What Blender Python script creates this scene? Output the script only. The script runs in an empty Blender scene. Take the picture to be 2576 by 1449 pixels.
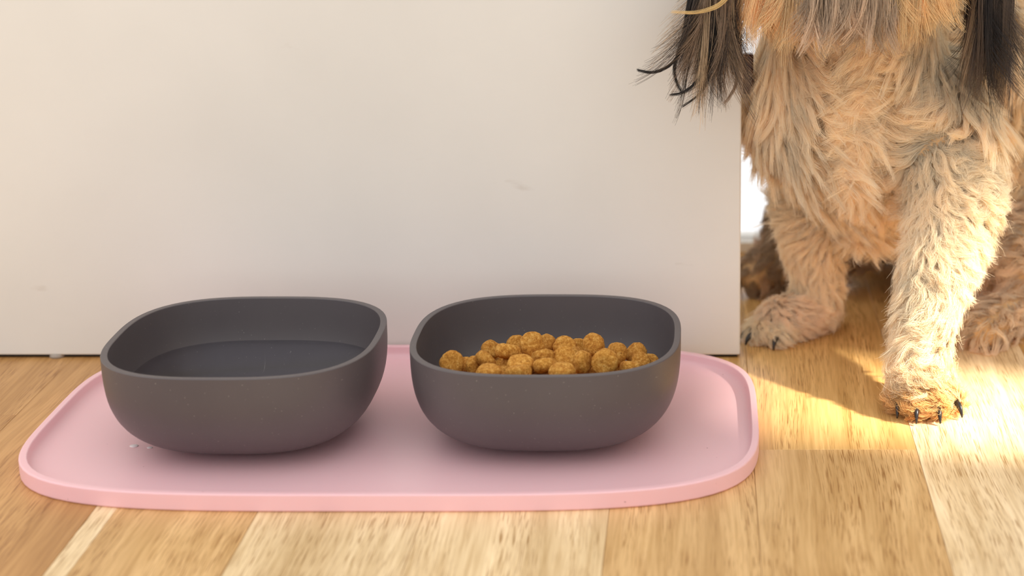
import bpy, bmesh, math, random
import numpy as np
from mathutils import Vector, Matrix, noise as mnoise

random.seed(7)
rng = np.random.default_rng(7)
scene = bpy.context.scene
COL = scene.collection

# ------------------------------------------------------------------ camera
CAM_H, PITCH = 0.466, 0.2893
cam = bpy.data.cameras.new('camera')
cam.sensor_width = 36.0
cam.lens = 4711.5 / 2576 * 36.0
cam.shift_x = -(1765.3 - 1288.0) / 2576.0
cam.clip_start = 0.01
cam.dof.use_dof = True
cam.dof.focus_distance = 1.30
cam.dof.aperture_fstop = 5.2
cam_ob = bpy.data.objects.new('camera', cam)
COL.objects.link(cam_ob)
cam_ob.location = (0, 0, CAM_H)
cam_ob.rotation_euler = (math.pi / 2 - PITCH, 0, 0)
scene.camera = cam_ob

# ------------------------------------------------------------------ daylight, sun, exposure
world = bpy.data.worlds.new('world')
scene.world = world
world.use_nodes = True
bg = world.node_tree.nodes['Background']
bg.inputs['Color'].default_value = (0.985, 0.99, 1.0, 1)
bg.inputs['Strength'].default_value = 1.28

SUN_AZ = Vector((-0.965, 0.262))          # the way the sunlight travels over the floor
SUN_EL = math.radians(42)
sun = bpy.data.lights.new('sun', 'SUN')
sun.energy = 12.0
sun.angle = math.radians(2.6)
sun.color = (1.0, 0.92, 0.78)
sun_ob = bpy.data.objects.new('sun', sun)
COL.objects.link(sun_ob)
sd = Vector((SUN_AZ.x * math.cos(SUN_EL), SUN_AZ.y * math.cos(SUN_EL), -math.sin(SUN_EL)))
sun_ob.rotation_euler = sd.to_track_quat('-Z', 'Y').to_euler()
sun_ob.location = (2.2, 0.6, 1.4)

scene.view_settings.view_transform = 'Standard'
scene.view_settings.look = 'None'
scene.view_settings.gamma = 1.0
scene.view_settings.use_curve_mapping = False
scene.view_settings.exposure = 0.0
scene.cycles.use_denoising = True
scene.cycles.max_bounces = 16
scene.cycles.diffuse_bounces = 12
scene.cycles.transparent_max_bounces = 16


# ------------------------------------------------------------------ helpers
def srgb(r, g, b):
    f = lambda c: (c / 255 / 12.92) if c / 255 <= 0.04045 else ((c / 255 + 0.055) / 1.055) ** 2.4
    return (f(r), f(g), f(b), 1.0)


class NT:
    """small helper round a material's node tree"""
    def __init__(self, name):
        self.mat = bpy.data.materials.new(name)
        self.mat.use_nodes = True
        self.t = self.mat.node_tree
        self.b = self.t.nodes['Principled BSDF']
        self.out = self.t.nodes['Material Output']

    def n(self, kind, **kw):
        nd = self.t.nodes.new(kind)
        for k, v in kw.items():
            if k in nd.inputs.keys():
                nd.inputs[k].default_value = v
            else:
                setattr(nd, k, v)
        return nd

    def l(self, a, b):
        self.t.links.new(a, b)

    def mapping(self, coord, scale):
        tc = self.n('ShaderNodeTexCoord')
        mp = self.n('ShaderNodeMapping')
        mp.inputs['Scale'].default_value = scale
        self.l(tc.outputs[coord], mp.inputs['Vector'])
        return mp

    def ramp(self, fac, stops):
        r = self.n('ShaderNodeValToRGB')
        e = r.color_ramp.elements
        while len(e) < len(stops):
            e.new(0.5)
        for el, (p, c) in zip(e, stops):
            el.position = p
            el.color = c if len(c) == 4 else (*c, 1)
        self.l(fac, r.inputs['Fac'])
        return r

    def mix(self, fac, a, b, mode='MIX'):
        m = self.n('ShaderNodeMix', data_type='RGBA', blend_type=mode)
        for sock, v in ((m.inputs[0], fac), (m.inputs[6], a), (m.inputs[7], b)):
            if hasattr(v, 'links'):
                self.l(v, sock)
            else:
                sock.default_value = v
        return m.outputs[2]

    def bump(self, height, strength, dist):
        bp = self.n('ShaderNodeBump')
        bp.inputs['Strength'].default_value = strength
        bp.inputs['Distance'].default_value = dist
        self.l(height, bp.inputs['Height'])
        self.l(bp.outputs['Normal'], self.b.inputs['Normal'])


def set_in(b, **kw):
    for k, v in kw.items():
        b.inputs[k.replace('_', ' ')].default_value = v


def make_obj(name, verts, faces, mat, parent=None, smooth=True, loc=None):
    me = bpy.data.meshes.new(name)
    me.from_pydata([tuple(v) for v in verts], [], [tuple(f) for f in faces])
    me.update()
    if smooth:
        me.polygons.foreach_set('use_smooth', [True] * len(me.polygons))
    if mat:
        me.materials.append(mat)
    o = bpy.data.objects.new(name, me)
    COL.objects.link(o)
    if loc is not None:
        o.location = loc
    if parent:
        o.parent = parent
    return o


def bm_obj(name, bm, mat, parent=None, smooth=True, loc=None):
    me = bpy.data.meshes.new(name)
    bm.to_mesh(me)
    bm.free()
    if smooth:
        me.polygons.foreach_set('use_smooth', [True] * len(me.polygons))
    me.materials.append(mat)
    o = bpy.data.objects.new(name, me)
    COL.objects.link(o)
    if loc is not None:
        o.location = loc
    if parent:
        o.parent = parent
    return o


def box_obj(name, lo, hi, mat, parent=None, bevel=0.0, seg=2):
    bm = bmesh.new()
    bmesh.ops.create_cube(bm, size=1.0)
    lo, hi = Vector(lo), Vector(hi)
    c, d = (lo + hi) / 2, hi - lo
    for v in bm.verts:
        v.co = Vector((v.co.x * d.x, v.co.y * d.y, v.co.z * d.z))
    if bevel:
        bmesh.ops.bevel(bm, geom=bm.edges[:], offset=bevel, segments=seg, affect='EDGES', profile=0.5)
    return bm_obj(name, bm, mat, parent, smooth=False, loc=c)


def empty(name, loc=(0, 0, 0)):
    o = bpy.data.objects.new(name, None)
    COL.objects.link(o)
    o.location = loc
    return o


def tag(o, label=None, category=None, group=None, kind=None):
    if label: o['label'] = label
    if category: o['category'] = category
    if group: o['group'] = group
    if kind: o['kind'] = kind
    return o


def superellipse(a, b, n, count):
    ph = np.linspace(0, 2 * np.pi, count, endpoint=False)
    c, s = np.cos(ph), np.sin(ph)
    # spread the samples towards the corners
    ph = ph - 0.12 * np.sin(4 * ph)
    c, s = np.cos(ph), np.sin(ph)
    r = 1.0 / ((np.abs(c) / a) ** n + (np.abs(s) / b) ** n) ** (1 / n)
    return np.stack([r * c, r * s], 1)


def loft(rings, close_start=True, close_end=True):
    """rings: list of (N,3) arrays; returns verts, faces"""
    N = len(rings[0])
    verts = np.concatenate(rings)
    faces = []
    for k in range(len(rings) - 1):
        for i in range(N):
            j = (i + 1) % N
            faces.append((k * N + i, k * N + j, (k + 1) * N + j, (k + 1) * N + i))
    verts = list(map(tuple, verts))
    if close_start:
        faces.append(tuple(range(N - 1, -1, -1)))
    if close_end:
        b = (len(rings) - 1) * N
        faces.append(tuple(range(b, b + N)))
    return verts, faces


# ------------------------------------------------------------------ materials of the setting
def wood_material():
    m = NT('oak_plank')
    info = m.n('ShaderNodeObjectInfo')
    tc = m.n('ShaderNodeTexCoord')
    off = m.n('ShaderNodeVectorMath', operation='SCALE')
    comb = m.n('ShaderNodeCombineXYZ')
    m.l(info.outputs['Random'], comb.inputs[0]); m.l(info.outputs['Random'], comb.inputs[1])
    comb.inputs[2].default_value = 0
    m.l(comb.outputs[0], off.inputs[0]); off.inputs['Scale'].default_value = 37.0
    add = m.n('ShaderNodeVectorMath', operation='ADD')
    m.l(tc.outputs['Object'], add.inputs[0]); m.l(off.outputs[0], add.inputs[1])
    # slow bend of the grain
    bend = m.n('ShaderNodeTexNoise', Scale=2.6, Detail=1.0)
    m.l(add.outputs[0], bend.inputs['Vector'])
    bsc = m.n('ShaderNodeVectorMath', operation='MULTIPLY')
    bsub = m.n('ShaderNodeVectorMath', operation='SUBTRACT')
    m.l(bend.outputs['Color'], bsub.inputs[0]); bsub.inputs[1].default_value = (.5, .5, .5)
    m.l(bsub.outputs[0], bsc.inputs[0]); bsc.inputs[1].default_value = (0.035, 0, 0)
    add2 = m.n('ShaderNodeVectorMath', operation='ADD')
    m.l(add.outputs[0], add2.inputs[0]); m.l(bsc.outputs[0], add2.inputs[1])

    def stretched(sx, sy, detail, rough=.5):
        mp = m.n('ShaderNodeMapping')
        mp.inputs['Scale'].default_value = (sx, sy, sx)
        m.l(add2.outputs[0], mp.inputs['Vector'])
        nz = m.n('ShaderNodeTexNoise', Scale=1.0, Detail=detail, Roughness=rough)
        m.l(mp.outputs[0], nz.inputs['Vector'])
        return nz.outputs['Fac']
    broad = stretched(55, 3.0, 3.0)
    fine = stretched(420, 14, 3.0)
    pores = stretched(1500, 38, 2.0)
    gate = stretched(60, 4, 1.0)
    c_broad = m.ramp(broad, [(0.3, (0.78, 0.70, 0.58)), (0.7, (1.10, 1.08, 1.05))])
    c_fine = m.ramp(fine, [(0.32, (0.80, 0.73, 0.62)), (0.62, (1.05, 1.05, 1.05))])
    c_pore = m.ramp(pores, [(0.35, (0.50, 0.38, 0.26)), (0.47, (1, 1, 1))])
    g = m.ramp(gate, [(0.36, (0.05, 0.05, 0.05)), (0.58, (1, 1, 1))])
    col = m.mix(1.0, info.outputs['Color'], c_broad.outputs[0], 'MULTIPLY')
    col = m.mix(0.8, col, c_fine.outputs[0], 'MULTIPLY')
    col = m.mix(g.outputs[0], col, m.mix(1.0, col, c_pore.outputs[0], 'MULTIPLY'))
    m.l(col, m.b.inputs['Base Color'])
    set_in(m.b, Roughness=0.36, IOR=1.45)
    m.b.inputs['Specular IOR Level'].default_value = 0.42
    m.bump(pores, 0.12, 0.0006)
    return m.mat


def paint_material(name, col, rough=.5, bump=.05):
    m = NT(name)
    mp = m.mapping('Object', (1, 1, 1))
    n1 = m.n('ShaderNodeTexNoise', Scale=9.0, Detail=3.0)
    m.l(mp.outputs[0], n1.inputs['Vector'])
    c = m.ramp(n1.outputs['Fac'], [(0.3, tuple(x * .97 for x in col[:3])), (0.7, col[:3])])
    n2 = m.n('ShaderNodeTexNoise', Scale=160.0, Detail=2.0)
    m.l(mp.outputs[0], n2.inputs['Vector'])
    m.l(c.outputs[0], m.b.inputs['Base Color'])
    set_in(m.b, Roughness=rough)
    m.bump(n2.outputs['Fac'], bump, 0.001)
    return m.mat


WOOD = wood_material()
WHITE_PAINT = paint_material('white_paint', srgb(238, 231, 218), .42)
WALL_PAINT = paint_material('wall_paint', srgb(236, 230, 220), .8)
sub = NT('dark_subfloor'); set_in(sub.b, Base_Color=srgb(70, 45, 25), Roughness=.9)
SUBFLOOR = sub.mat

# ------------------------------------------------------------------ floor of oak planks
floor = box_obj('floor', (-1.7, 0.15, -0.035), (1.6, 1.72, -0.0152), SUBFLOOR)
tag(floor, 'pale oak plank floor under the mat and the dog', 'floor', kind='structure')
TONE = dict(light=srgb(250, 226, 184), mid=srgb(231, 194, 140), gold=srgb(234, 194, 130),
            dark=srgb(203, 158, 104), pale=srgb(251, 229, 190))
seams = [-1.70, -1.56, -1.43, -1.305, -1.18, -1.06, -0.94, -0.825, -0.71, -0.60, -0.487, -0.3795, -0.3655, -0.2766, -0.173,
         -0.0577, 0.0346, 0.1453, 0.251, 0.357, 0.463, 0.57, 0.68, 0.80, 0.92, 1.05, 1.18, 1.31, 1.45, 1.60]
cuts = {(-0.487, -0.3795): ([0.15, 1.72], ['dark']),
        (-0.60, -0.487): ([0.15, 1.25, 1.72], ['dark', 'dark']),
        (-0.3795, -0.3655): ([0.15, 1.72], ['pale']),
        (-0.3655, -0.2766): ([0.15, 1.72], ['mid']),
        (-0.2766, -0.173): ([0.15, 1.72], ['light']),
        (-0.173, -0.0577): ([0.15, 1.72], ['light']),
        (-0.0577, 0.0346): ([0.15, 1.28, 1.72], ['mid', 'gold']),
        (0.0346, 0.1453): ([0.15, 1.183, 1.72], ['mid', 'gold']),
        (0.1453, 0.251): ([0.15, 1.45, 1.72], ['pale', 'gold']),
        (0.251, 0.357): ([0.15, 1.06, 1.72], ['light', 'gold'])}
tones = list(TONE)
for a, b in zip(seams[:-1], seams[1:]):
    if (a, b) in cuts:
        ys, ts = cuts[(a, b)]
    else:
        y = random.uniform(.5, 1.3)
        ys, ts = [0.15, y, 1.72], [random.choice(tones), random.choice(tones)]
    for y0, y1, t in zip(ys[:-1], ys[1:], ts):
        g = 0.00013
        dz = random.uniform(-0.00025, 0.0)
        p = box_obj('plank', (a + g, y0 + g, -0.015), (b - g, y1 - g, dz), WOOD, floor, bevel=0.0002, seg=1)
        p.location -= floor.location
        c = TONE[t]
        k = random.uniform(.96, 1.04)
        p.color = (c[0] * k, c[1] * k, c[2] * k, 1)

# ------------------------------------------------------------------ glazed door behind the dog, added wall with a window on the right
frame_mat = WHITE_PAINT
gm = NT('clear_glass')
tr = gm.n('ShaderNodeBsdfTransparent')
gl = gm.n('ShaderNodeBsdfGlossy', Roughness=0.02)
fr = gm.n('ShaderNodeFresnel', IOR=1.45)
mx = gm.n('ShaderNodeMixShader')
gm.l(fr.outputs[0], mx.inputs[0]); gm.l(tr.outputs[0], mx.inputs[1]); gm.l(gl.outputs[0], mx.inputs[2])
gm.l(mx.outputs[0], gm.out.inputs['Surface'])
GLASS = gm.mat

door = empty('door_1', (0, 1.70, 0))
tag(door, 'glazed white door with bright daylight behind the dog', 'door', kind='structure')
def under(o, parent):
    o.parent = parent
    o.location -= parent.location
    return o
under(box_obj('bottom_rail', (-1.2, 1.68, 0), (1.2, 1.72, 0.010), frame_mat, None, .001), door)
under(box_obj('stile', (-1.2, 1.68, 0.01), (-1.12, 1.72, 2.0), frame_mat, None, .003), door)
under(box_obj('stile', (1.12, 1.68, 0.01), (1.2, 1.72, 2.0), frame_mat, None, .003), door)
under(box_obj('top_rail', (-1.2, 1.68, 2.0), (1.2, 1.72, 2.08), frame_mat, None, .003), door)
under(box_obj('pane', (-1.12, 1.698, 0.01), (1.12, 1.702, 2.0), GLASS), door)

# right-hand wall added out of view, its narrow window cut to shape the sun
WX = 1.45
def wy(q):                      # y on the wall of the ray that keeps q = .262 x + .965 y
    return (q - 0.262 * WX) / 0.965
Y0, Y1 = wy(1.175), wy(1.345)
TE = math.tan(SUN_EL)
Z0 = TE * (WX - 0.50) / 0.965
Z1 = 0.23 + TE * (WX - 0.22) / 0.965
wallr = tag(empty('sun_mask_wall', (WX, .8, 0)), 'unseen right-hand wall, its narrow window cut to shape the sun patch', 'wall', kind='structure')
under(box_obj('wall_section', (WX, -0.9, 0), (WX + .08, Y0, 2.3), WALL_PAINT), wallr)
under(box_obj('wall_section', (WX, Y1, 0), (WX + .08, 1.68, 2.3), WALL_PAINT), wallr)
under(box_obj('wall_section', (WX, Y0, 0), (WX + .08, Y1, Z0), WALL_PAINT), wallr)
under(box_obj('wall_section', (WX, Y0, Z1), (WX + .08, Y1, 2.3), WALL_PAINT), wallr)

# ------------------------------------------------------------------ white panel behind the bowls
PY, PR = 1.3755, 0.0296
panel = tag(empty('white_panel', (-0.6, PY + .01, 0)),
            'white painted wooden panel standing upright behind the two bowls', 'panel')
pm = NT('panel_paint')
mp = pm.mapping('Object', (1, 1, 1))
n1 = pm.n('ShaderNodeTexNoise', Scale=7.0, Detail=4.0); pm.l(mp.outputs[0], n1.inputs['Vector'])
c1 = pm.ramp(n1.outputs['Fac'], [(0.3, srgb(226, 222, 214)), (0.7, srgb(232, 228, 220))])
mp2 = pm.mapping('Object', (14, 14, 40))
n2 = pm.n('ShaderNodeTexNoise', Scale=1.0, Detail=5.0, Distortion=1.2); pm.l(mp2.outputs[0], n2.inputs['Vector'])
c2 = pm.ramp(n2.outputs['Fac'], [(0.70, (1, 1, 1)), (0.78, (0.90, 0.88, 0.86))])
pm.l(pm.mix(1.0, c1.outputs[0], c2.outputs[0], 'MULTIPLY'), pm.b.inputs['Base Color'])
mp3 = pm.mapping('Object', (60, 60, 420))
n3 = pm.n('ShaderNodeTexNoise', Scale=1.0, Detail=2.0); pm.l(mp3.outputs[0], n3.inputs['Vector'])
set_in(pm.b, Roughness=.38)
pm.bump(n3.outputs['Fac'], 0.04, 0.0008)
board = under(box_obj('board', (-1.3, PY, 0.0024), (PR, PY + .022, 1.1), pm.mat, None, .0012), panel)
gap_shade_m = NT('gap_shade_black'); set_in(gap_shade_m.b, Base_Color=srgb(22, 17, 14), Roughness=.8)  # black strip added below the board, paints the shade in the gap
under(box_obj('gap_shade_strip', (-1.3, PY + .0035, 0.0002), (PR - .002, PY + .019, .0026), gap_shade_m.mat), panel)
foot_m = NT('grey_felt'); set_in(foot_m.b, Base_Color=srgb(170, 158, 146), Roughness=.9)
for fx in (-0.5005, -1.1, -0.02):
    bm = bmesh.new()
    bmesh.ops.create_cone(bm, cap_ends=True, segments=24, radius1=.0062, radius2=.0055, depth=.0026)
    under(bm_obj('foot_pad', bm, foot_m.mat, None, True, (fx, PY + .0045, .0013)), panel)
lp = NT('latch_plastic'); set_in(lp.b, Base_Color=srgb(226, 214, 198), Roughness=.4)
lb = NT('latch_brown'); set_in(lb.b, Base_Color=srgb(58, 16, 8), Roughness=.35)
plate = under(box_obj('latch_plate', (PR - .0032, PY - .0012, .2065), (PR + .0010, PY + .02, .2335), lp.mat, None, .0009), panel)
lk = under(box_obj('latch_block', (PR + .0010, PY + .010, .2050), (PR + .0090, PY + .020, .2350), lb.mat, None, .0015), panel)
tag(lk, 'dark reddish brown latch block')
tag(plate, 'off-white plastic latch plate')

# ------------------------------------------------------------------ pink silicone mat
MX0, MX1, MY0, MY1, MT, MN = -0.4523, 0.0390, 1.0768, 1.3737, 0.0116, 4.14
mcx, mcy, ma, mb = (MX0 + MX1) / 2, (MY0 + MY1) / 2, (MX1 - MX0) / 2, (MY1 - MY0) / 2
MAT_FLOOR = 0.0030
pk = NT('pink_silicone')
mp = pk.mapping('Object', (1, 1, 1))
n1 = pk.n('ShaderNodeTexNoise', Scale=5.0, Detail=2.0); pk.l(mp.outputs[0], n1.inputs['Vector'])
c1 = pk.ramp(n1.outputs['Fac'], [(0.3, srgb(246, 196, 202)), (0.7, srgb(248, 202, 207))])
n2 = pk.n('ShaderNodeTexNoise', Scale=330.0, Detail=1.0); pk.l(mp.outputs[0], n2.inputs['Vector'])
c2 = pk.ramp(n2.outputs['Fac'], [(0.185, (0.55, 0.45, 0.45)), (0.20, (1, 1, 1))])
pk.l(pk.mix(1.0, c1.outputs[0], c2.outputs[0], 'MULTIPLY'), pk.b.inputs['Base Color'])
set_in(pk.b, Roughness=.40)
pk.b.inputs['Specular IOR Level'].default_value = 0.45
pk.b.inputs['Subsurface Weight'].default_value = 0.12
pk.b.inputs['Subsurface Radius'].default_value = (0.006, 0.003, 0.003)
pk.b.inputs['Subsurface Scale'].default_value = 1.0
rings = []
for off, z in [(.0012, 0.0), (.0003, .0003), (.0, .0010), (.0, .0016), (.0, MT - .0014), (.0, MT - .0009), (.0002, MT - .0003), (.0007, MT),
               (.0011, MT), (.0040, MT), (.0043, MT), (.0047, MT - .0003), (.0049, MT - .0009), (.0050, MT - .0014), (.0056, .0072), (.0064, .0055),
               (.0080, .0041), (.0104, .0033), (.0130, MAT_FLOOR), (.0150, MAT_FLOOR)]:
    q = superellipse(ma - off, mb - off, MN, 200)
    rings.append(np.c_[q, np.full(200, z)])
for k in (.8, .5, .2):
    q = superellipse((ma - .015) * k, (mb - .015) * k, MN, 200)
    rings.append(np.c_[q, np.full(200, MAT_FLOOR)])
v, f = loft(rings)
mat_ob = make_obj('feeding_mat', v, f, pk.mat, loc=(mcx, mcy, 0.0))
tag(mat_ob, 'pale pink silicone feeding mat with raised lip under the two grey bowls', 'mat')

# two drops of water on the mat
wd = NT('drop_water')
set_in(wd.b, Base_Color=(.97, .86, .87, 1), Roughness=.03, IOR=1.33)
wd.b.inputs['Transmission Weight'].default_value = 0.15
for (dx, dy, r, lab) in ((-0.3852 + .002, 1.1732 + .008, .0026, 'larger pale water drop on the pink mat below the water bowl'),
                         (-0.3737 + .002, 1.1703 + .008, .0017, 'smaller pale water drop on the pink mat below the water bowl')):
    bm = bmesh.new()
    bmesh.ops.create_uvsphere(bm, u_segments=24, v_segments=12, radius=1.0)
    for vv in bm.verts:
        vv.co = Vector((vv.co.x * r * 1.15, vv.co.y * r, max(vv.co.z, -.25) * r * .28))
    o = bm_obj('water_drop', bm, wd.mat, None, True, (dx, dy, MAT_FLOOR + r * .07))
    tag(o, lab, 'water drop', 'water drops on the mat')

# ------------------------------------------------------------------ bowls
BW, BH, BM, BN, BT = 0.091, 0.0695, 3.15, 2.85, 0.0044
gb = NT('grey_bamboo')
mp = gb.mapping('Object', (1, 1, 1))
n1 = gb.n('ShaderNodeTexNoise', Scale=14.0, Detail=3.0); gb.l(mp.outputs[0], n1.inputs['Vector'])
c1 = gb.ramp(n1.outputs['Fac'], [(0.3, srgb(88, 81, 83)), (0.7, srgb(94, 87, 88))])
n2 = gb.n('ShaderNodeTexNoise', Scale=800.0, Detail=1.0); gb.l(mp.outputs[0], n2.inputs['Vector'])
c2 = gb.ramp(n2.outputs['Fac'], [(0.76, (0, 0, 0)), (0.79, (0.35, 0.35, 0.35))])
gb.l(gb.mix(c2.outputs[0], c1.outputs[0], srgb(205, 195, 188)), gb.b.inputs['Base Color'])
n3 = gb.n('ShaderNodeTexNoise', Scale=300.0, Detail=3.0); gb.l(mp.outputs[0], n3.inputs['Vector'])
set_in(gb.b, Roughness=.42)
gb.b.inputs['Specular IOR Level'].default_value = 0.45
gb.bump(n3.outputs['Fac'], 0.06, 0.0004)
BOWL = gb.mat


def profile(w, z0, z1, steps, up):
    out = []
    for a in np.linspace(0, np.pi / 2, steps):
        out.append((w * max(math.cos(a), 1e-6) ** (2 / BM), z0 + (z1 - z0) * (1 - math.sin(a) ** (2 / BM))))
    return out[::-1] if up else out


def bowl_inner_radius(z):
    zz = min(max((z - BT) / (BH - BT), 0), 1)
    sa = (1 - zz) ** (BM / 2)
    return (BW - BT) * math.sqrt(max(1 - sa * sa, 0)) ** (2 / BM)


def make_bowl(loc, label):
    N = 128
    rings = []
    for r, z in profile(BW, 0, BH - .0008, 26, True)[1:]:
        rings.append(np.c_[superellipse(r, r, BN, N), np.full(N, z)])
    for off, z in ((.0, BH - .0005), (.0001, BH - .0002), (.0004, BH), (.0007, BH), (BT - .0007, BH), (BT - .0004, BH), (BT - .0001, BH - .0002), (BT, BH - .0005)):
        rings.append(np.c_[superellipse(BW - off, BW - off, BN, N), np.full(N, z)])
    for r, z in profile(BW - BT, BT, BH - .0008, 26, False)[:-1]:
        rings.append(np.c_[superellipse(r, r, BN, N), np.full(N, z)])
    v, f = loft(rings)
    o = make_obj('feeding_bowl', v, f, BOWL, loc=loc)
    tag(o, label, 'bowl', 'grey feeding bowls on the mat')
    return o


FOOD, WATER = (-0.1052, 1.2155), (-0.3084, 1.2102)
make_bowl((*WATER, MAT_FLOOR), 'dark grey rounded-square bowl of water on the left of the pink mat')
make_bowl((*FOOD, MAT_FLOOR), 'dark grey rounded-square bowl holding brown kibble on the right')

# water in the left bowl
wm = NT('still_water')
tr = wm.n('ShaderNodeBsdfTransparent'); tr.inputs[0].default_value = (0.93, 0.93, 0.95, 1)
gl = wm.n('ShaderNodeBsdfGlossy', Roughness=0.03)
fr0 = wm.n('ShaderNodeFresnel', IOR=1.33)
geo = wm.n('ShaderNodeNewGeometry')
fr = wm.n('ShaderNodeMath', operation='MULTIPLY')
inv = wm.n('ShaderNodeMath', operation='SUBTRACT'); inv.inputs[0].default_value = 1.0
wm.l(geo.outputs['Backfacing'], inv.inputs[1])
wm.l(fr0.outputs[0], fr.inputs[0]); wm.l(inv.outputs[0], fr.inputs[1])
mx = wm.n('ShaderNodeMixShader')
wm.l(fr.outputs[0], mx.inputs[0]); wm.l(tr.outputs[0], mx.inputs[1]); wm.l(gl.outputs[0], mx.inputs[2])
wm.l(mx.outputs[0], wm.out.inputs['Surface'])
WL = 0.0385
rings = []
for z in np.linspace(BT + .0012, WL, 9):
    r = bowl_inner_radius(z) - .0003
    rings.append(np.c_[superellipse(r, r, BN, 128), np.full(128, z)])
v, f = loft(rings)
tag(make_obj('drinking_water', v, f, wm.mat, loc=(*WATER, MAT_FLOOR)),
    'clear still water half filling the left grey bowl', 'water')

# ------------------------------------------------------------------ kibble
kb = NT('kibble_crust')
info = kb.n('ShaderNodeObjectInfo')
tc = kb.n('ShaderNodeTexCoord')
add = kb.n('ShaderNodeVectorMath', operation='ADD')
kb.l(tc.outputs['Object'], add.inputs[0]); kb.l(info.outputs['Random'], add.inputs[1])
n1 = kb.n('ShaderNodeTexNoise', Scale=420.0, Detail=6.0, Roughness=.8); kb.l(add.outputs[0], n1.inputs['Vector'])
c1 = kb.ramp(n1.outputs['Fac'], [(0.34, srgb(165, 100, 34)), (0.50, srgb(210, 148, 62)), (0.66, srgb(244, 196, 112))])
n2 = kb.n('ShaderNodeTexNoise', Scale=700.0, Detail=1.0); kb.l(add.outputs[0], n2.inputs['Vector'])
c2 = kb.ramp(n2.outputs['Fac'], [(0.24, (0.45, 0.32, 0.2)), (0.31, (1, 1, 1))])
tint = kb.ramp(info.outputs['Random'], [(0.0, (0.86, 0.80, 0.72)), (1.0, (1.08, 1.06, 1.0))])
cc = kb.mix(1.0, c1.outputs[0], c2.outputs[0], 'MULTIPLY')
kb.l(kb.mix(1.0, cc, tint.outputs[0], 'MULTIPLY'), kb.b.inputs['Base Color'])
set_in(kb.b, Roughness=.75)
kb.b.inputs['Specular IOR Level'].default_value = 0.25
kb.bump(n1.outputs['Fac'], 0.9, 0.0011)


def kibble_mesh(seed):
    bm = bmesh.new()
    bmesh.ops.create_icosphere(bm, subdivisions=4, radius=1.0)
    off = Vector((seed * 7.1, seed * 3.3, seed))
    for v in bm.verts:
        d = v.co.normalized()
        rxy = math.hypot(d.x, d.y)
        # rounded biscuit: a squat superellipsoid with a dished top
        p = 3.1
        k = (rxy ** p + (abs(d.z) / .60) ** p) ** (-1 / p)
        co = d * k
        co.z *= 1 - .10 * math.exp(-(rxy * k * 2) ** 2)
        co *= 1 + .10 * mnoise.noise(d * 1.6 + off) + .035 * mnoise.noise(d * 5 + off) + .022 * mnoise.noise(d * 14 + off) + .016 * mnoise.noise(d * 27 + off)
        v.co = co * .0082
    me = bpy.data.meshes.new('kibble')
    bm.to_mesh(me); bm.free()
    me.polygons.foreach_set('use_smooth', [True] * len(me.polygons))
    me.materials.append(kb.mat)
    return me


KM = [kibble_mesh(s) for s in range(5)]


def cam_point(px, py, Y):
    """the point at depth Y on the ray through a photograph pixel (measured once, from the photograph)"""
    c, s = math.cos(PITCH), math.sin(PITCH)
    k = (724.5 - py) / 4711.5
    q = Y * (k * c - s) / (c + k * s)
    d = Y * c - q * s
    return ((px - 1765.3) * d / 4711.5, Y, q + CAM_H)


FW = 'in the heap in the right bowl'
kibbles = [  # px, py, Y, scale, tilt, azimuth, label
    (1138, 914, 1.186, 1.02, 70, 15, 'roundest tan kibble at the far left end of the heap'),
    (1176, 921, 1.204, .85, 40, 60, 'small shaded kibble just right of the leftmost kibble'),
    (1194, 921, 1.190, .88, 80, 70, 'narrow kibble on edge, third from the left end of the heap'),
    (1222, 907, 1.184, .92, 55, 130, 'tilted kibble leaning left, below and left of the big boxy one'),
    (1278, 884, 1.200, 1.06, 25, 160, 'big boxy tan kibble left of the topmost kibble'),
    (1234, 879, 1.228, .85, 50, 40, 'kibble peeping out behind the big boxy kibble on its left'),
    (1299, 866, 1.240, .80, 60, 20, 'half hidden kibble between the boxy kibble and the topmost kibble'),
    (1338, 868, 1.214, 1.08, 68, 20, 'topmost round kibble, peak of the heap'),
    (1375, 866, 1.234, .86, 60, 330, 'kibble tucked behind the right side of the topmost kibble'),
    (1310, 918, 1.172, 1.12, 12, 0, 'flat wide kibble below the boxy kibble near the front rim'),
    (1229, 938, 1.158, 1.0, 5, 0, 'flat kibble half sunk behind the front rim on the left'),
    (1304, 937, 1.156, 1.02, 14, 200, 'flat kibble half sunk behind the front rim under the wide one'),
    (1371, 920, 1.168, .96, 32, 200, 'pale speckled kibble tilted to the left in the middle front'),
    (1365, 898, 1.190, .92, 35, 200, 'tilted kibble directly below the topmost kibble'),
    (1420, 873, 1.226, .98, 45, 0, 'smooth round kibble at the back in the middle of the heap'),
    (1422, 904, 1.194, 1.06, 50, 10, 'broad rough kibble in the centre of the heap'),
    (1456, 874, 1.246, .80, 60, 30, 'shaded kibble at the back, left of the tall round one'),
    (1493, 867, 1.226, .98, 62, 330, 'tall round kibble at the back, right of the centre'),
    (1414, 935, 1.156, 1.02, 6, 0, 'flat kibble half sunk behind the front rim in the middle'),
    (1466, 911, 1.178, .96, 82, 65, 'kibble standing on edge just left of the front-facing round one'),
    (1521, 911, 1.176, 1.10, 76, 350, 'large round kibble facing the front, right of the centre'),
    (1551, 891, 1.210, 1.0, 70, 310, 'round kibble behind the large front-facing one'),
    (1600, 890, 1.218, .92, 45, 320, 'upper kibble at the far right end of the heap'),
    (1612, 910, 1.204, .84, 30, 20, 'small kibble lowest at the far right end of the heap'),
    (1587, 925, 1.180, .90, 20, 160, 'flat kibble near the front rim at the right end'),
    (1454, 896, 1.212, .80, 50, 80, 'small kibble wedged behind the kibble standing on edge'),
]
kib_pts = []
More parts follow.
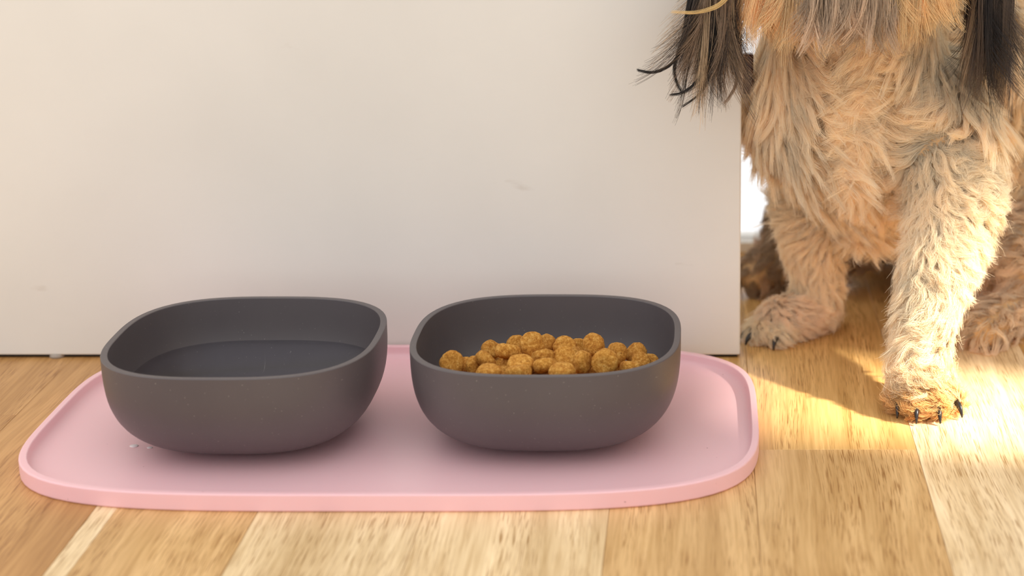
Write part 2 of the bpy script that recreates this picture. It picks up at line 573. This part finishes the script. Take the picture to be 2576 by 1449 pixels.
for i, (px, py, Y, s, tilt, az, lab) in enumerate(kibbles):
    x, y, z = cam_point(px, py, Y)
    o = bpy.data.objects.new('kibble', KM[i % 5])
    COL.objects.link(o)
    o.location = (x, y, z)
    o.rotation_euler = (Matrix.Rotation(math.radians(az), 4, 'Z') @ Matrix.Rotation(math.radians(tilt), 4, 'X')
                        @ Matrix.Rotation(i * 1.7, 4, 'Z')).to_euler()
    o.scale = (s, s, s)
    tag(o, lab, 'kibble', 'kibbles in the right bowl')
    kib_pts.append(Vector((x, y, z)))
# the kibbles underneath that carry the heap
stp = .0150
for ix in range(-6, 7):
    for iy in range(-6, 7):
        P = Vector((FOOD[0] + (ix + .5 * (iy % 2)) * stp, FOOD[1] + iy * stp * .87, 0))
        near = sorted(kib_pts, key=lambda q: (q.xy - P.xy).length)[:3]
        if (near[0].xy - P.xy).length > .013:
            continue
        P.z = min(sum(q.z for q in near) / 3, near[0].z) - .0105
        r = bowl_inner_radius(P.z - MAT_FLOOR) - .0085
        if abs(P.x - FOOD[0]) ** BN + abs(P.y - FOOD[1]) ** BN > r ** BN or min((q - P).length for q in kib_pts) < .0095:
            continue
        o = bpy.data.objects.new('kibble', KM[(ix + iy) % 5])
        COL.objects.link(o)
        o.location = P
        o.rotation_euler = (random.uniform(-.5, .5), random.uniform(-.5, .5), random.uniform(0, 6.28))
        tag(o, 'brown kibble buried low in the heap beneath the visible ones', 'kibble', 'buried kibbles in the right bowl')

# ------------------------------------------------------------------ the dog
dog = tag(empty('dog', (0.15, 1.40, 0)),
          'small tan curly-haired dog with dark ears sitting behind the white panel', 'dog')
LIMBS = {   # zone: list of (x, y, z, radius) along the bone
    'chest': [(.108, 1.365, .300, .050), (.112, 1.385, .262, .054), (.115, 1.412, .203, .074), (.130, 1.432, .150, .054)],
    'shoulder': [(.150, 1.400, .200, .052), (.176, 1.378, .175, .042)],
    'back': [(.130, 1.45, .225, .070), (.185, 1.50, .215, .080), (.230, 1.55, .170, .090), (.225, 1.585, .100, .080)],
    'leg_r': [(.180, 1.372, .170, .038), (.187, 1.352, .138, .033), (.181, 1.335, .108, .027), (.167, 1.308, .076, .0205),
              (.1575, 1.286, .044, .0165), (.157, 1.272, .022, .0175)],
    'paw_r': [(.157, 1.272, .020, .0190), (.157, 1.258, .015, .0165)],
    'toe_r1': [(.148, 1.264, .013, .010), (.1400, 1.2525, .0095, .0088)],
    'toe_r2': [(.154, 1.262, .014, .010), (.1515, 1.2435, .0100, .0094)],
    'toe_r3': [(.161, 1.262, .014, .010), (.1655, 1.2440, .0100, .0094)],
    'toe_r4': [(.167, 1.264, .013, .010), (.1775, 1.2545, .0095, .0088)],
    'leg_l': [(.092, 1.430, .175, .034), (.086, 1.442, .120, .026), (.089, 1.448, .080, .021), (.094, 1.447, .050, .0165),
              (.091, 1.442, .026, .0155)],
    'paw_l': [(.088, 1.440, .020, .0165), (.066, 1.424, .0165, .0165)],
    'toe_l1': [(.066, 1.424, .013, .010), (.046, 1.424, .0100, .0090)],
    'toe_l2': [(.064, 1.420, .013, .010), (.046, 1.412, .0100, .0092)],
    'toe_l3': [(.068, 1.418, .013, .010), (.060, 1.404, .0100, .0092)],
    'hind_r': [(.215, 1.57, .090, .062), (.255, 1.52, .072, .052), (.272, 1.470, .048, .036), (.262, 1.450, .024, .018),
               (.240, 1.425, .018, .015), (.222, 1.398, .014, .0135)],
    'hind_l': [(.150, 1.59, .080, .058), (.100, 1.575, .050, .042), (.070, 1.56, .026, .022), (.046, 1.545, .018, .016)],
    'tail': [(.200, 1.63, .05, .02), (.150, 1.655, .02, .014)],
    'head': [(.106, 1.350, .345, .060), (.103, 1.325, .345, .055)],
    'muzzle': [(.102, 1.310, .328, .036), (.100, 1.280, .318, .029)],
    'ear_l': [(.040, 1.345, .385, .013), (.020, 1.325, .365, .014), (.010, 1.312, .335, .013), (.008, 1.306, .312, .010)],
    'ear_r': [(.165, 1.352, .385, .013), (.192, 1.342, .365, .014), (.203, 1.335, .335, .013), (.207, 1.330, .312, .010)],
}


def build_body():
    bm = bmesh.new()
    for zone, pts in LIMBS.items():
        for (a, b) in zip(pts[:-1], pts[1:]):
            A, B = Vector(a[:3]), Vector(b[:3])
            n = max(2, int((B - A).length / (min(a[3], b[3]) * .35)) + 1)
            for i in range(n + 1):
                t = i / n
                r = a[3] + (b[3] - a[3]) * t
                mtx = Matrix.Translation(A.lerp(B, t))
                bmesh.ops.create_icosphere(bm, subdivisions=2, radius=r, matrix=mtx)
    me = bpy.data.meshes.new('tmp'); bm.to_mesh(me); bm.free()
    tmp = bpy.data.objects.new('tmp', me); COL.objects.link(tmp)
    md = tmp.modifiers.new('r', 'REMESH'); md.mode = 'VOXEL'; md.voxel_size = .0036
    sm = tmp.modifiers.new('s', 'SMOOTH'); sm.factor = .5; sm.iterations = 6
    dg = bpy.context.evaluated_depsgraph_get()
    ev = tmp.evaluated_get(dg)
    out = bpy.data.meshes.new_from_object(ev)
    bpy.data.objects.remove(tmp); bpy.data.meshes.remove(me)
    out.name = 'body'
    return out


body_me = build_body()
bmm = NT('dog_undercoat')
set_in(bmm.b, Base_Color=srgb(216, 178, 130), Roughness=.95)
body_me.materials.clear(); body_me.materials.append(bmm.mat)
body_me.polygons.foreach_set('use_smooth', [True] * len(body_me.polygons))
nv = len(body_me.vertices)
V = np.empty(nv * 3, np.float32); body_me.vertices.foreach_get('co', V); V = V.reshape(-1, 3)
# keep paws and rump on the floor
V[:, 2] = np.maximum(V[:, 2], 0.0006)
body_me.vertices.foreach_set('co', V.ravel()); body_me.update()
VN = np.empty(nv * 3, np.float32); body_me.vertices.foreach_get('normal', VN); VN = VN.reshape(-1, 3)
body_me.calc_loop_triangles()
TR = np.empty(len(body_me.loop_triangles) * 3, np.int32); body_me.loop_triangles.foreach_get('vertices', TR); TR = TR.reshape(-1, 3)
body = bpy.data.objects.new('body', body_me); COL.objects.link(body)
under(body, dog)

SEG, ZON = [], []
znames = list(LIMBS)
for zi, zn in enumerate(znames):
    pts = LIMBS[zn]
    for a, b in zip(pts[:-1], pts[1:]):
        SEG.append((*a, *b)); ZON.append(zi)
SEG = np.array(SEG); ZON = np.array(ZON)


def zone_of(P):
    A, B = SEG[:, :3], SEG[:, 4:7]
    D = B - A
    best = np.full(len(P), 1e9); z = np.zeros(len(P), int)
    for i in range(len(SEG)):
        t = np.clip(((P - A[i]) @ D[i]) / (D[i] @ D[i] + 1e-12), 0, 1)
        d = np.linalg.norm(P - A[i] - t[:, None] * D[i], axis=1) - (SEG[i, 3] + t * (SEG[i, 7] - SEG[i, 3]))
        m = d < best
        best[m] = d[m]; z[m] = ZON[i]
    return z


def wob(P, scale, seed):
    """smooth pseudo-random field in -1..1"""
    r = np.random.default_rng(seed)
    out = np.zeros(len(P))
    for k in range(6):
        w = r.normal(size=3); w /= np.linalg.norm(w)
        out += np.sin((P @ w) * scale * r.uniform(.6, 1.6) + r.uniform(0, 6.28))
    return out / 2.6


def nrm(a):
    return a / (np.linalg.norm(a, axis=-1, keepdims=True) + 1e-12)


def sample(count, tri_mask=None):
    t = TR if tri_mask is None else TR[tri_mask]
    a, b, c = V[t[:, 0]], V[t[:, 1]], V[t[:, 2]]
    ar = np.linalg.norm(np.cross(b - a, c - a), axis=1)
    i = rng.choice(len(t), count, p=ar / ar.sum())
    u, w = rng.random(count), rng.random(count)
    m = u + w > 1
    u[m], w[m] = 1 - u[m], 1 - w[m]
    P = a[i] + u[:, None] * (b - a)[i] + w[:, None] * (c - a)[i]
    N = VN[t[i, 0]] * (1 - u - w)[:, None] + VN[t[i, 1]] * u[:, None] + VN[t[i, 2]] * w[:, None]
    return P.astype(float), nrm(N.astype(float))


TRI_C = (V[TR[:, 0]] + V[TR[:, 1]] + V[TR[:, 2]]) / 3
TRI_Z = zone_of(TRI_C.astype(float))
TRI_N = nrm(VN[TR].mean(1))


def zmask(names):
    ids = [znames.index(n) for n in names]
    return np.isin(TRI_Z, ids)


def cap(c, top=.985):
    c = np.maximum(c, .006)
    return c * np.minimum(1, top / c.max(1))[:, None]


def add_hair(name, paths, radius, colors, mat, taper=.25):
    """paths (M,K,3), radius (M,), colors (M,3)"""
    M, K, _ = paths.shape
    hc = bpy.data.hair_curves.new(name)
    hc.add_curves([K] * M)
    loc = np.array(dog.location)
    hc.attributes['position'].data.foreach_set('vector', (paths - loc).astype(np.float32).ravel())
    if 'radius' not in hc.attributes:
        hc.attributes.new('radius', 'FLOAT', 'POINT')
    s = np.linspace(0, 1, K)
    prof = (1 - (1 - taper) * s ** 2)
    hc.attributes['radius'].data.foreach_set('value', (radius[:, None] * prof[None]).astype(np.float32).ravel())
    at = hc.attributes.new('strand_color', 'FLOAT_COLOR', 'CURVE')
    c4 = np.c_[colors, np.ones(M)].astype(np.float32)
    at.data.foreach_set('color', c4.ravel())
    hc.materials.append(mat)
    o = bpy.data.objects.new(name, hc)
    COL.objects.link(o)
    o.parent = dog
    return o


def hair_material(name, root_dark, tip_light, transl, rough):
    m = NT(name)
    att = m.n('ShaderNodeAttribute', attribute_name='strand_color')
    hi = m.n('ShaderNodeHairInfo')
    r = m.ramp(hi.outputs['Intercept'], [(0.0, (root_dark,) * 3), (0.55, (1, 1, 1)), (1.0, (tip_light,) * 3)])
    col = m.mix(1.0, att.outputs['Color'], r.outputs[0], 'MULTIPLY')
    m.l(col, m.b.inputs['Base Color'])
    set_in(m.b, Roughness=rough)
    m.b.inputs['Specular IOR Level'].default_value = 0.35
    t = m.n('ShaderNodeBsdfTranslucent')
    m.l(col, t.inputs['Color'])
    mx = m.n('ShaderNodeMixShader'); mx.inputs[0].default_value = transl
    m.l(m.b.outputs[0], mx.inputs[1]); m.l(t.outputs[0], mx.inputs[2])
    m.l(mx.outputs[0], m.out.inputs['Surface'])
    return m.mat


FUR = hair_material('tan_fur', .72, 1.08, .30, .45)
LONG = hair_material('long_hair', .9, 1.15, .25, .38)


def frames(P, N):
    """downhill tangent and side tangent"""
    g = np.tile(np.array([0, -.25, -1.0]), (len(P), 1))
    t = g - (g * N).sum(1, keepdims=True) * N
    t = nrm(t)
    return t, np.cross(N, t)


def grow_guides(P, N, L, theta, lift, curl, wave, wfreq, K, grav):
    """integrate guide strands; every array has one entry per guide"""
    t, b = frames(P, N)
    M = len(P)
    path = np.zeros((M, K, 3)); path[:, 0] = P
    ph = rng.uniform(0, 6.28, M)
    for k in range(1, K):
        s = (k - .5) / (K - 1)
        ang = theta + curl * s + wave * np.sin(ph + wfreq * s * 6.28)
        li = lift * (1 - .85 * s)
        d = np.cos(ang)[:, None] * t + np.sin(ang)[:, None] * b + li[:, None] * N
        d = nrm(d) + grav[:, None] * s * np.array([0, 0, -1.0])
        path[:, k] = path[:, k - 1] + nrm(d) * (L / (K - 1))[:, None]
    return path


def nearest(A, B):
    """index of the nearest row of B for every row of A (grid hashed, brute force in chunks)"""
    out = np.zeros(len(A), int)
    for i in range(0, len(A), 4000):
        a = A[i:i + 4000]
        d = (a ** 2).sum(1)[:, None] - 2 * a @ B.T + (B ** 2).sum(1)[None]
        out[i:i + 4000] = d.argmin(1)
    return out


ZP = dict(  # length, lift, wave, radius of the locks
    chest=(.054, .30, .32), shoulder=(.050, .32, .38), back=(.040, .4, .5), leg_r=(.0250, .52, .5), leg_l=(.0250, .52, .5),
    paw_r=(.0175, .6, .35), paw_l=(.0175, .6, .35), hind_r=(.026, .6, .5), hind_l=(.022, .6, .5), tail=(.03, .6, .5),
    head=(.035, .5, .3), muzzle=(.022, .45, .3))


def fur(name, zones, n_guides, n_hairs, base_cols, seed, view_cut=-.55, K=11, rad=.00021):
    msk = zmask(zones)
    view = nrm(np.array([0.0, 0.0, CAM_H]) - TRI_C)
    msk &= (TRI_N * view).sum(1) > view_cut
    msk &= TRI_C[:, 2] > .003
    GP, GN = sample(n_guides, msk)
    gz = zone_of(GP)
    Ls = np.array([ZP.get(z, (.012, .5, .25))[0] for z in znames])[gz]
    li = np.array([ZP.get(z, (.012, .5, .25))[1] for z in znames])[gz]
    wa = np.array([ZP.get(z, (.012, .5, .25))[2] for z in znames])[gz]
    M = len(GP)
    Ls = Ls * rng.uniform(.7, 1.15, M)
    theta = np.where(np.isin(gz, [znames.index('chest'), znames.index('shoulder')]), 1.45, 1.0) * wob(GP, 34, seed) + .25 * wob(GP, 100, seed + 1) + rng.normal(0, .09, M)
    curl = 1.9 * wob(GP, 48, seed + 2) + rng.normal(0, .5, M)
    G = grow_guides(GP, GN, Ls, theta, li * rng.uniform(.7, 1.3, M), curl, wa * rng.uniform(.6, 1.9, M),
                    rng.uniform(.7, 1.5, M), K, np.full(M, .25))
    HP, HN = sample(n_hairs, msk)
    idx = nearest(HP, GP)
    off = HP - GP[idx]
    s = np.linspace(0, 1, K)[None, :, None]
    ln = rng.uniform(.72, 1.08, n_hairs)[:, None, None]
    rel = G[idx] - GP[idx][:, None]
    clump = (1 - (.45 + .45 * rng.random((n_hairs, 1, 1))) * s ** .75)
    jit = rng.normal(0, .0010, (n_hairs, 1, 3)) * s + rng.normal(0, .00014, (n_hairs, K, 3)) * s
    stray = rng.random((n_hairs, 1, 1)) < .06
    jit = jit + stray * rng.normal(0, .003, (n_hairs, 1, 3)) * s ** 1.5
    paths = GP[idx][:, None] + rel * ln + off[:, None] * clump + jit
    paths[:, :, 2] = np.maximum(paths[:, :, 2], .0008)
    hz = zone_of(HP)
    cols = np.array([base_cols.get(z, base_cols['*']) for z in znames])[hz]
    v = .12 * np.clip(wob(HP, 55, seed + 5), -1.2, 1.2) + rng.normal(0, .11, M)[idx] + rng.normal(0, .10, n_hairs)
    warm = .014 * np.clip(wob(HP, 38, seed + 7), -1, 1)
    cols = cols * np.exp(v)[:, None] * np.stack([1 + .4 * warm, 1 - .4 * warm, 1 - 1.6 * warm], 1)
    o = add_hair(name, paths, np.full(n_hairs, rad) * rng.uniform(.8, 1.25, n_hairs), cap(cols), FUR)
    tag(o, kind='stuff')
    return o


TAN = {'*': (.98, .86, .65), 'chest': (.98, .86, .655), 'shoulder': (.98, .86, .655), 'back': (.95, .80, .57), 'hind_r': (.94, .78, .58),
       'hind_l': (.50, .36, .24), 'leg_r': (.98, .87, .67), 'leg_l': (.97, .84, .63), 'paw_r': (.95, .76, .50), 'paw_l': (.96, .80, .60),
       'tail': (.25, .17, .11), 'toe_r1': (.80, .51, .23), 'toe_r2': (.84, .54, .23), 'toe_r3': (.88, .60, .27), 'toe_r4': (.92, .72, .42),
       'head': (.84, .64, .36), 'muzzle': (.66, .52, .38)}
fur('chest_fur', ['chest', 'shoulder'], 2900, 140000, TAN, 11, rad=.00013)
fur('leg_fur', ['leg_r', 'leg_l'], 3000, 100000, TAN, 21, view_cut=-.8, rad=.00012)
fur('paw_fur', ['paw_r', 'paw_l', 'toe_r1', 'toe_r2', 'toe_r3', 'toe_r4', 'toe_l1', 'toe_l2', 'toe_l3'], 1300, 30000, TAN, 31, view_cut=-.8, rad=.00012)
fur('back_fur', ['back', 'hind_r', 'hind_l', 'tail'], 2200, 60000, TAN, 41, rad=.00019)
fur('head_fur', ['head', 'muzzle'], 900, 20000, TAN, 51, view_cut=-1.0, rad=.00018)


# long hair: ears, cheeks and beard
def long_hair(name, roots, normals, lengths, colors, n_hairs, spread, K=16, seed=1, grav=1.6, out=None, curl=.5, rad=.00016, clump=.8, tipcurl=None, stand=.5):
    M = len(roots)
    path = np.zeros((M, K, 3)); path[:, 0] = roots
    d0 = nrm(normals)
    ng = max(3, M // 5)                                  # locks: neighbouring guides share their waves
    cen = roots[rng.choice(M, ng, replace=False)]
    gi = nearest(roots, cen)
    ph = rng.uniform(0, 6.28, (ng, 2))[gi] + rng.normal(0, .25, (M, 2))
    fr = rng.uniform(.6, 1.5, (ng, 2))[gi]
    am = rng.normal(0, curl, (ng, 2))[gi] * rng.uniform(.8, 1.2, (M, 2))
    if tipcurl is not None:
        tipcurl = tipcurl[rng.choice(M, ng)][gi] + rng.normal(0, .06, (M, 3))
    tip = rng.normal(0, 1, (M, 3)) * np.array([.5, .2, .15]) if tipcurl is None else tipcurl
    for k in range(1, K):
        s = k / (K - 1)
        d = d0 * (1 - s) ** 2 * stand + np.array([0, 0, -1.0]) * grav * min(1, s * 3)
        d = d + np.stack([am[:, 0] * np.sin(ph[:, 0] + 6.28 * fr[:, 0] * s), .5 * am[:, 1] * np.sin(ph[:, 1] + 6.28 * fr[:, 1] * s), 0 * ph[:, 0]], 1) * (.25 + s)
        d = d + tip * max(0, s - .45) ** 1.5 * 6
        path[:, k] = path[:, k - 1] + nrm(d) * (lengths / (K - 1))[:, None]
    i = rng.integers(0, M, n_hairs)
    s = np.linspace(0, 1, K)[None, :, None]
    off = rng.normal(0, spread, (n_hairs, 1, 3)) * np.array([1, .8, 1])
    fan = rng.normal(0, 1, (n_hairs, 1, 3)) * np.array([.0014, .0012, .0005]) * np.sin(s * rng.uniform(2, 5, (n_hairs, 1, 1)) + rng.uniform(0, 6.28, (n_hairs, 1, 1))) * s
    rel = path[i] - path[i][:, :1]
    P = path[i][:, :1] + rel * rng.uniform(.74, 1.04, (n_hairs, 1, 1)) + fan + off * (1 - clump * s) + rng.normal(0, .0010, (n_hairs, 1, 3)) * s
    cols = colors[i] * np.exp(rng.normal(0, .22, n_hairs))[:, None]
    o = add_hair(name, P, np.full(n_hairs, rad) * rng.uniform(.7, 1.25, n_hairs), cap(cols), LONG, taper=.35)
    tag(o, kind='stuff')
    return o


def ear(name, zone, n_g, n_h, lo, hi, side, shades, label):
    msk = zmask([zone])
    msk &= (TRI_C[:, 0] - .106) * 1.0 > .086 if side > 0 else TRI_C[:, 0] < .020
    P, N = sample(n_g, msk)
    N = N * np.array([.5, 1, .2]) + np.array([0, -.1, -.4])
    tipz = lo + (hi - lo) * rng.random(n_g) ** 1.1
    L = np.maximum(P[:, 2] - tipz, .04) * 1.05
    pick = rng.choice(3, n_g, p=[.30, .48, .22])
    cols = np.array(shades)[pick]
    tip = rng.normal(0, 1, (n_g, 3)) * np.array([.42, .2, .05]) + np.array([side * .10, -.05, 0])
    wild = rng.random(n_g) < .06
    tip[wild, 0] += side * 1.2
    o = long_hair(name, P, N, L, cols, n_h, .0016, K=22, curl=.55 if side < 0 else .28, tipcurl=tip, rad=.00014, clump=.8, stand=.16)
    o['label'] = label
    return o


ear('ear_hair', 'ear_l', 110, 4000, .206, .262, -1, [(.065, .048, .038), (.28, .195, .13), (.48, .35, .22)], 'long dark brown ear hair')
ear('ear_hair', 'ear_r', 95, 3600, .203, .250, .25, [(.036, .029, .027), (.12, .088, .068), (.30, .21, .13)], 'long grey-brown ear hair')

# single locks that stray from the left ear: (px, py) on the photograph at the ear's depth
def lock(pixels, Y, col, n_h, label, spread=.0009):
    pts = np.array([cam_point(px, py, Y) for px, py in pixels])
    K = 18
    t = np.linspace(0, len(pts) - 1, K)
    i = np.minimum(t.astype(int), len(pts) - 2); f_ = (t - i)[:, None]
    p0, p1, p2, p3 = pts[np.maximum(i - 1, 0)], pts[i], pts[i + 1], pts[np.minimum(i + 2, len(pts) - 1)]
    c = .5 * ((2 * p1) + (p2 - p0) * f_ + (2 * p0 - 5 * p1 + 4 * p2 - p3) * f_ ** 2 + (3 * p1 - p0 - 3 * p2 + p3) * f_ ** 3)
    s = np.linspace(0, 1, K)[None, :, None]
    P = c[None] + rng.normal(0, spread, (n_h, 1, 3)) * (1.1 - s) + rng.normal(0, .0006, (n_h, 1, 3)) * s
    cols = np.array(col)[None] * np.exp(rng.normal(0, .2, n_h))[:, None]
    o = add_hair('ear_lock', P, np.full(n_h, .00012), cap(cols), LONG, taper=.3)
    o['label'] = label
    tag(o, kind='stuff')


lock([(1745, -60), (1728, 40), (1716, 110), (1698, 150), (1668, 174), (1638, 182), (1604, 176)], 1.298, (.03, .026, .024), 60, 'black lock sweeping left')
lock([(1750, -50), (1735, 50), (1712, 115), (1697, 170), (1701, 205), (1715, 233)], 1.300, (.035, .03, .026), 40, 'black looped lock')
lock([(1800, 20), (1785, 110), (1770, 175), (1745, 212), (1716, 232), (1686, 238)], 1.296, (.03, .026, .024), 60, 'black lock curling left')
lock([(1800, 40), (1795, 140), (1778, 205), (1755, 240), (1716, 268)], 1.299, (.05, .042, .036), 40, 'dark tapering lock')
lock([(1850, -30), (1815, 8), (1785, 24), (1745, 32), (1690, 30)], 1.285, (.85, .62, .28), 22, 'thin golden wisp')
lock([(1830, 60), (1850, 150), (1853, 205), (1838, 240), (1822, 262)], 1.299, (.26, .18, .12), 30, 'brown curling lock')

# beard and cheeks: roots on the lower half of the muzzle and head
def beard(name, x0, x1, zlow, zhigh, ylim, zones, n_g, n_h, lo, hi, col, spread, label):
    msk = zmask(zones) & (TRI_C[:, 0] > x0) & (TRI_C[:, 0] < x1) & (TRI_C[:, 2] > zlow) & (TRI_C[:, 2] < zhigh) & (TRI_C[:, 1] < ylim)
    P, N = sample(n_g, msk)
    L = np.maximum(P[:, 2] - rng.uniform(lo, hi, n_g), .012) * 1.08
    c = np.array(col)[None] * np.exp(rng.normal(0, .22, n_g))[:, None]
    o = long_hair(name, P, N * .6, L, c, n_h, spread, K=12, curl=.4, clump=.7, rad=.00018)
    o['label'] = label
    return o


beard('cheek_hair', .035, .082, .28, .37, 1.36, ['head', 'muzzle', 'chest'], 120, 5000, .252, .275, (.80, .58, .32), .003, 'golden cheek hair')
beard('chin_hair', .075, .130, .275, .330, 1.36, ['muzzle', 'head', 'chest'], 170, 7000, .256, .276, (.52, .40, .29), .003, 'grey-brown chin hair')
beard('cheek_hair', .122, .175, .28, .37, 1.36, ['head', 'muzzle', 'chest'], 130, 5000, .262, .280, (.84, .62, .34), .003, 'golden cheek hair')

# claws of the two front paws
ck = NT('claw_horn'); set_in(ck.b, Base_Color=srgb(34, 29, 30), Roughness=.28)
def claw(tip_from, tip_to, r):
    A, B = Vector(tip_from), Vector(tip_to)
    d = (B - A)
    side = d.cross(Vector((0, 0, 1))).normalized()
    up = side.cross(d).normalized()
    rings = []
    for k in range(8):
        t = k / 7
        c = A + d * t + up * (.0022 * math.sin(math.pi * t))
        rr = r * (1 - t ** 1.6 * .72)
        rings.append(np.array([c + side * (rr * .75 * math.cos(a)) + up * (rr * math.sin(a)) for a in np.linspace(0, 2 * math.pi, 12, endpoint=False)]))
    v, f = loft(rings)
    o = make_obj('claw', v, f, ck.mat)
    under(o, dog)
for a, b in (((.1390, 1.2475, .0098), (.1375, 1.2375, .0022)), ((.1508, 1.2375, .0098), (.1500, 1.2275, .0018)),
             ((.1662, 1.2380, .0098), (.1668, 1.2280, .0018)), ((.1800, 1.2490, .0100), (.1835, 1.2385, .0024)),
             ((.0410, 1.4210, .0095), (.0310, 1.4190, .0020)), ((.0415, 1.4080, .0095), (.0345, 1.4020, .0020)),
             ((.0585, 1.3975, .0095), (.0560, 1.3890, .0020))):
    claw(a, b, .0029)

# eyes, nose and collar (mostly above the frame)
eye_m = NT('eye_dark'); set_in(eye_m.b, Base_Color=srgb(24, 15, 12), Roughness=.08)
def ellipsoid(name, c, r, mat, sub=3):
    bm = bmesh.new(); bmesh.ops.create_icosphere(bm, subdivisions=sub, radius=1.0)
    for vv in bm.verts:
        vv.co = Vector((vv.co.x * r[0], vv.co.y * r[1], vv.co.z * r[2]))
    return under(bm_obj(name, bm, mat, None, True, c), dog)
ellipsoid('eye', (.080, 1.280, .362), (.0085, .008, .0085), eye_m.mat)
ellipsoid('eye', (.124, 1.280, .362), (.0085, .008, .0085), eye_m.mat)
ellipsoid('nose', (.100, 1.247, .330), (.011, .009, .008), eye_m.mat)
cm = NT('collar_yellow'); set_in(cm.b, Base_Color=srgb(226, 170, 40), Roughness=.5)
rings = []
for a in np.linspace(0, 2 * math.pi, 48, endpoint=False):
    ca, sa = math.cos(a), math.sin(a)
    c = np.array([.111 + .0555 * ca, 1.380 + .0555 * sa, .272 + .012 * sa])
    rings.append(np.array([c + np.array([ca, sa, 0]) * x + np.array([0, 0, 1]) * z for x, z in ((-.001, -.006), (.0015, -.006), (.0015, .006), (-.001, .006))]))
rings.append(rings[0])
v, f = loft(rings, False, False)
under(make_obj('collar', v, f, cm.mat, smooth=False), dog)
ellipsoid('collar_tag', (.1240, 1.2975, .2640), (.0035, .0015, .0030), cm.mat)
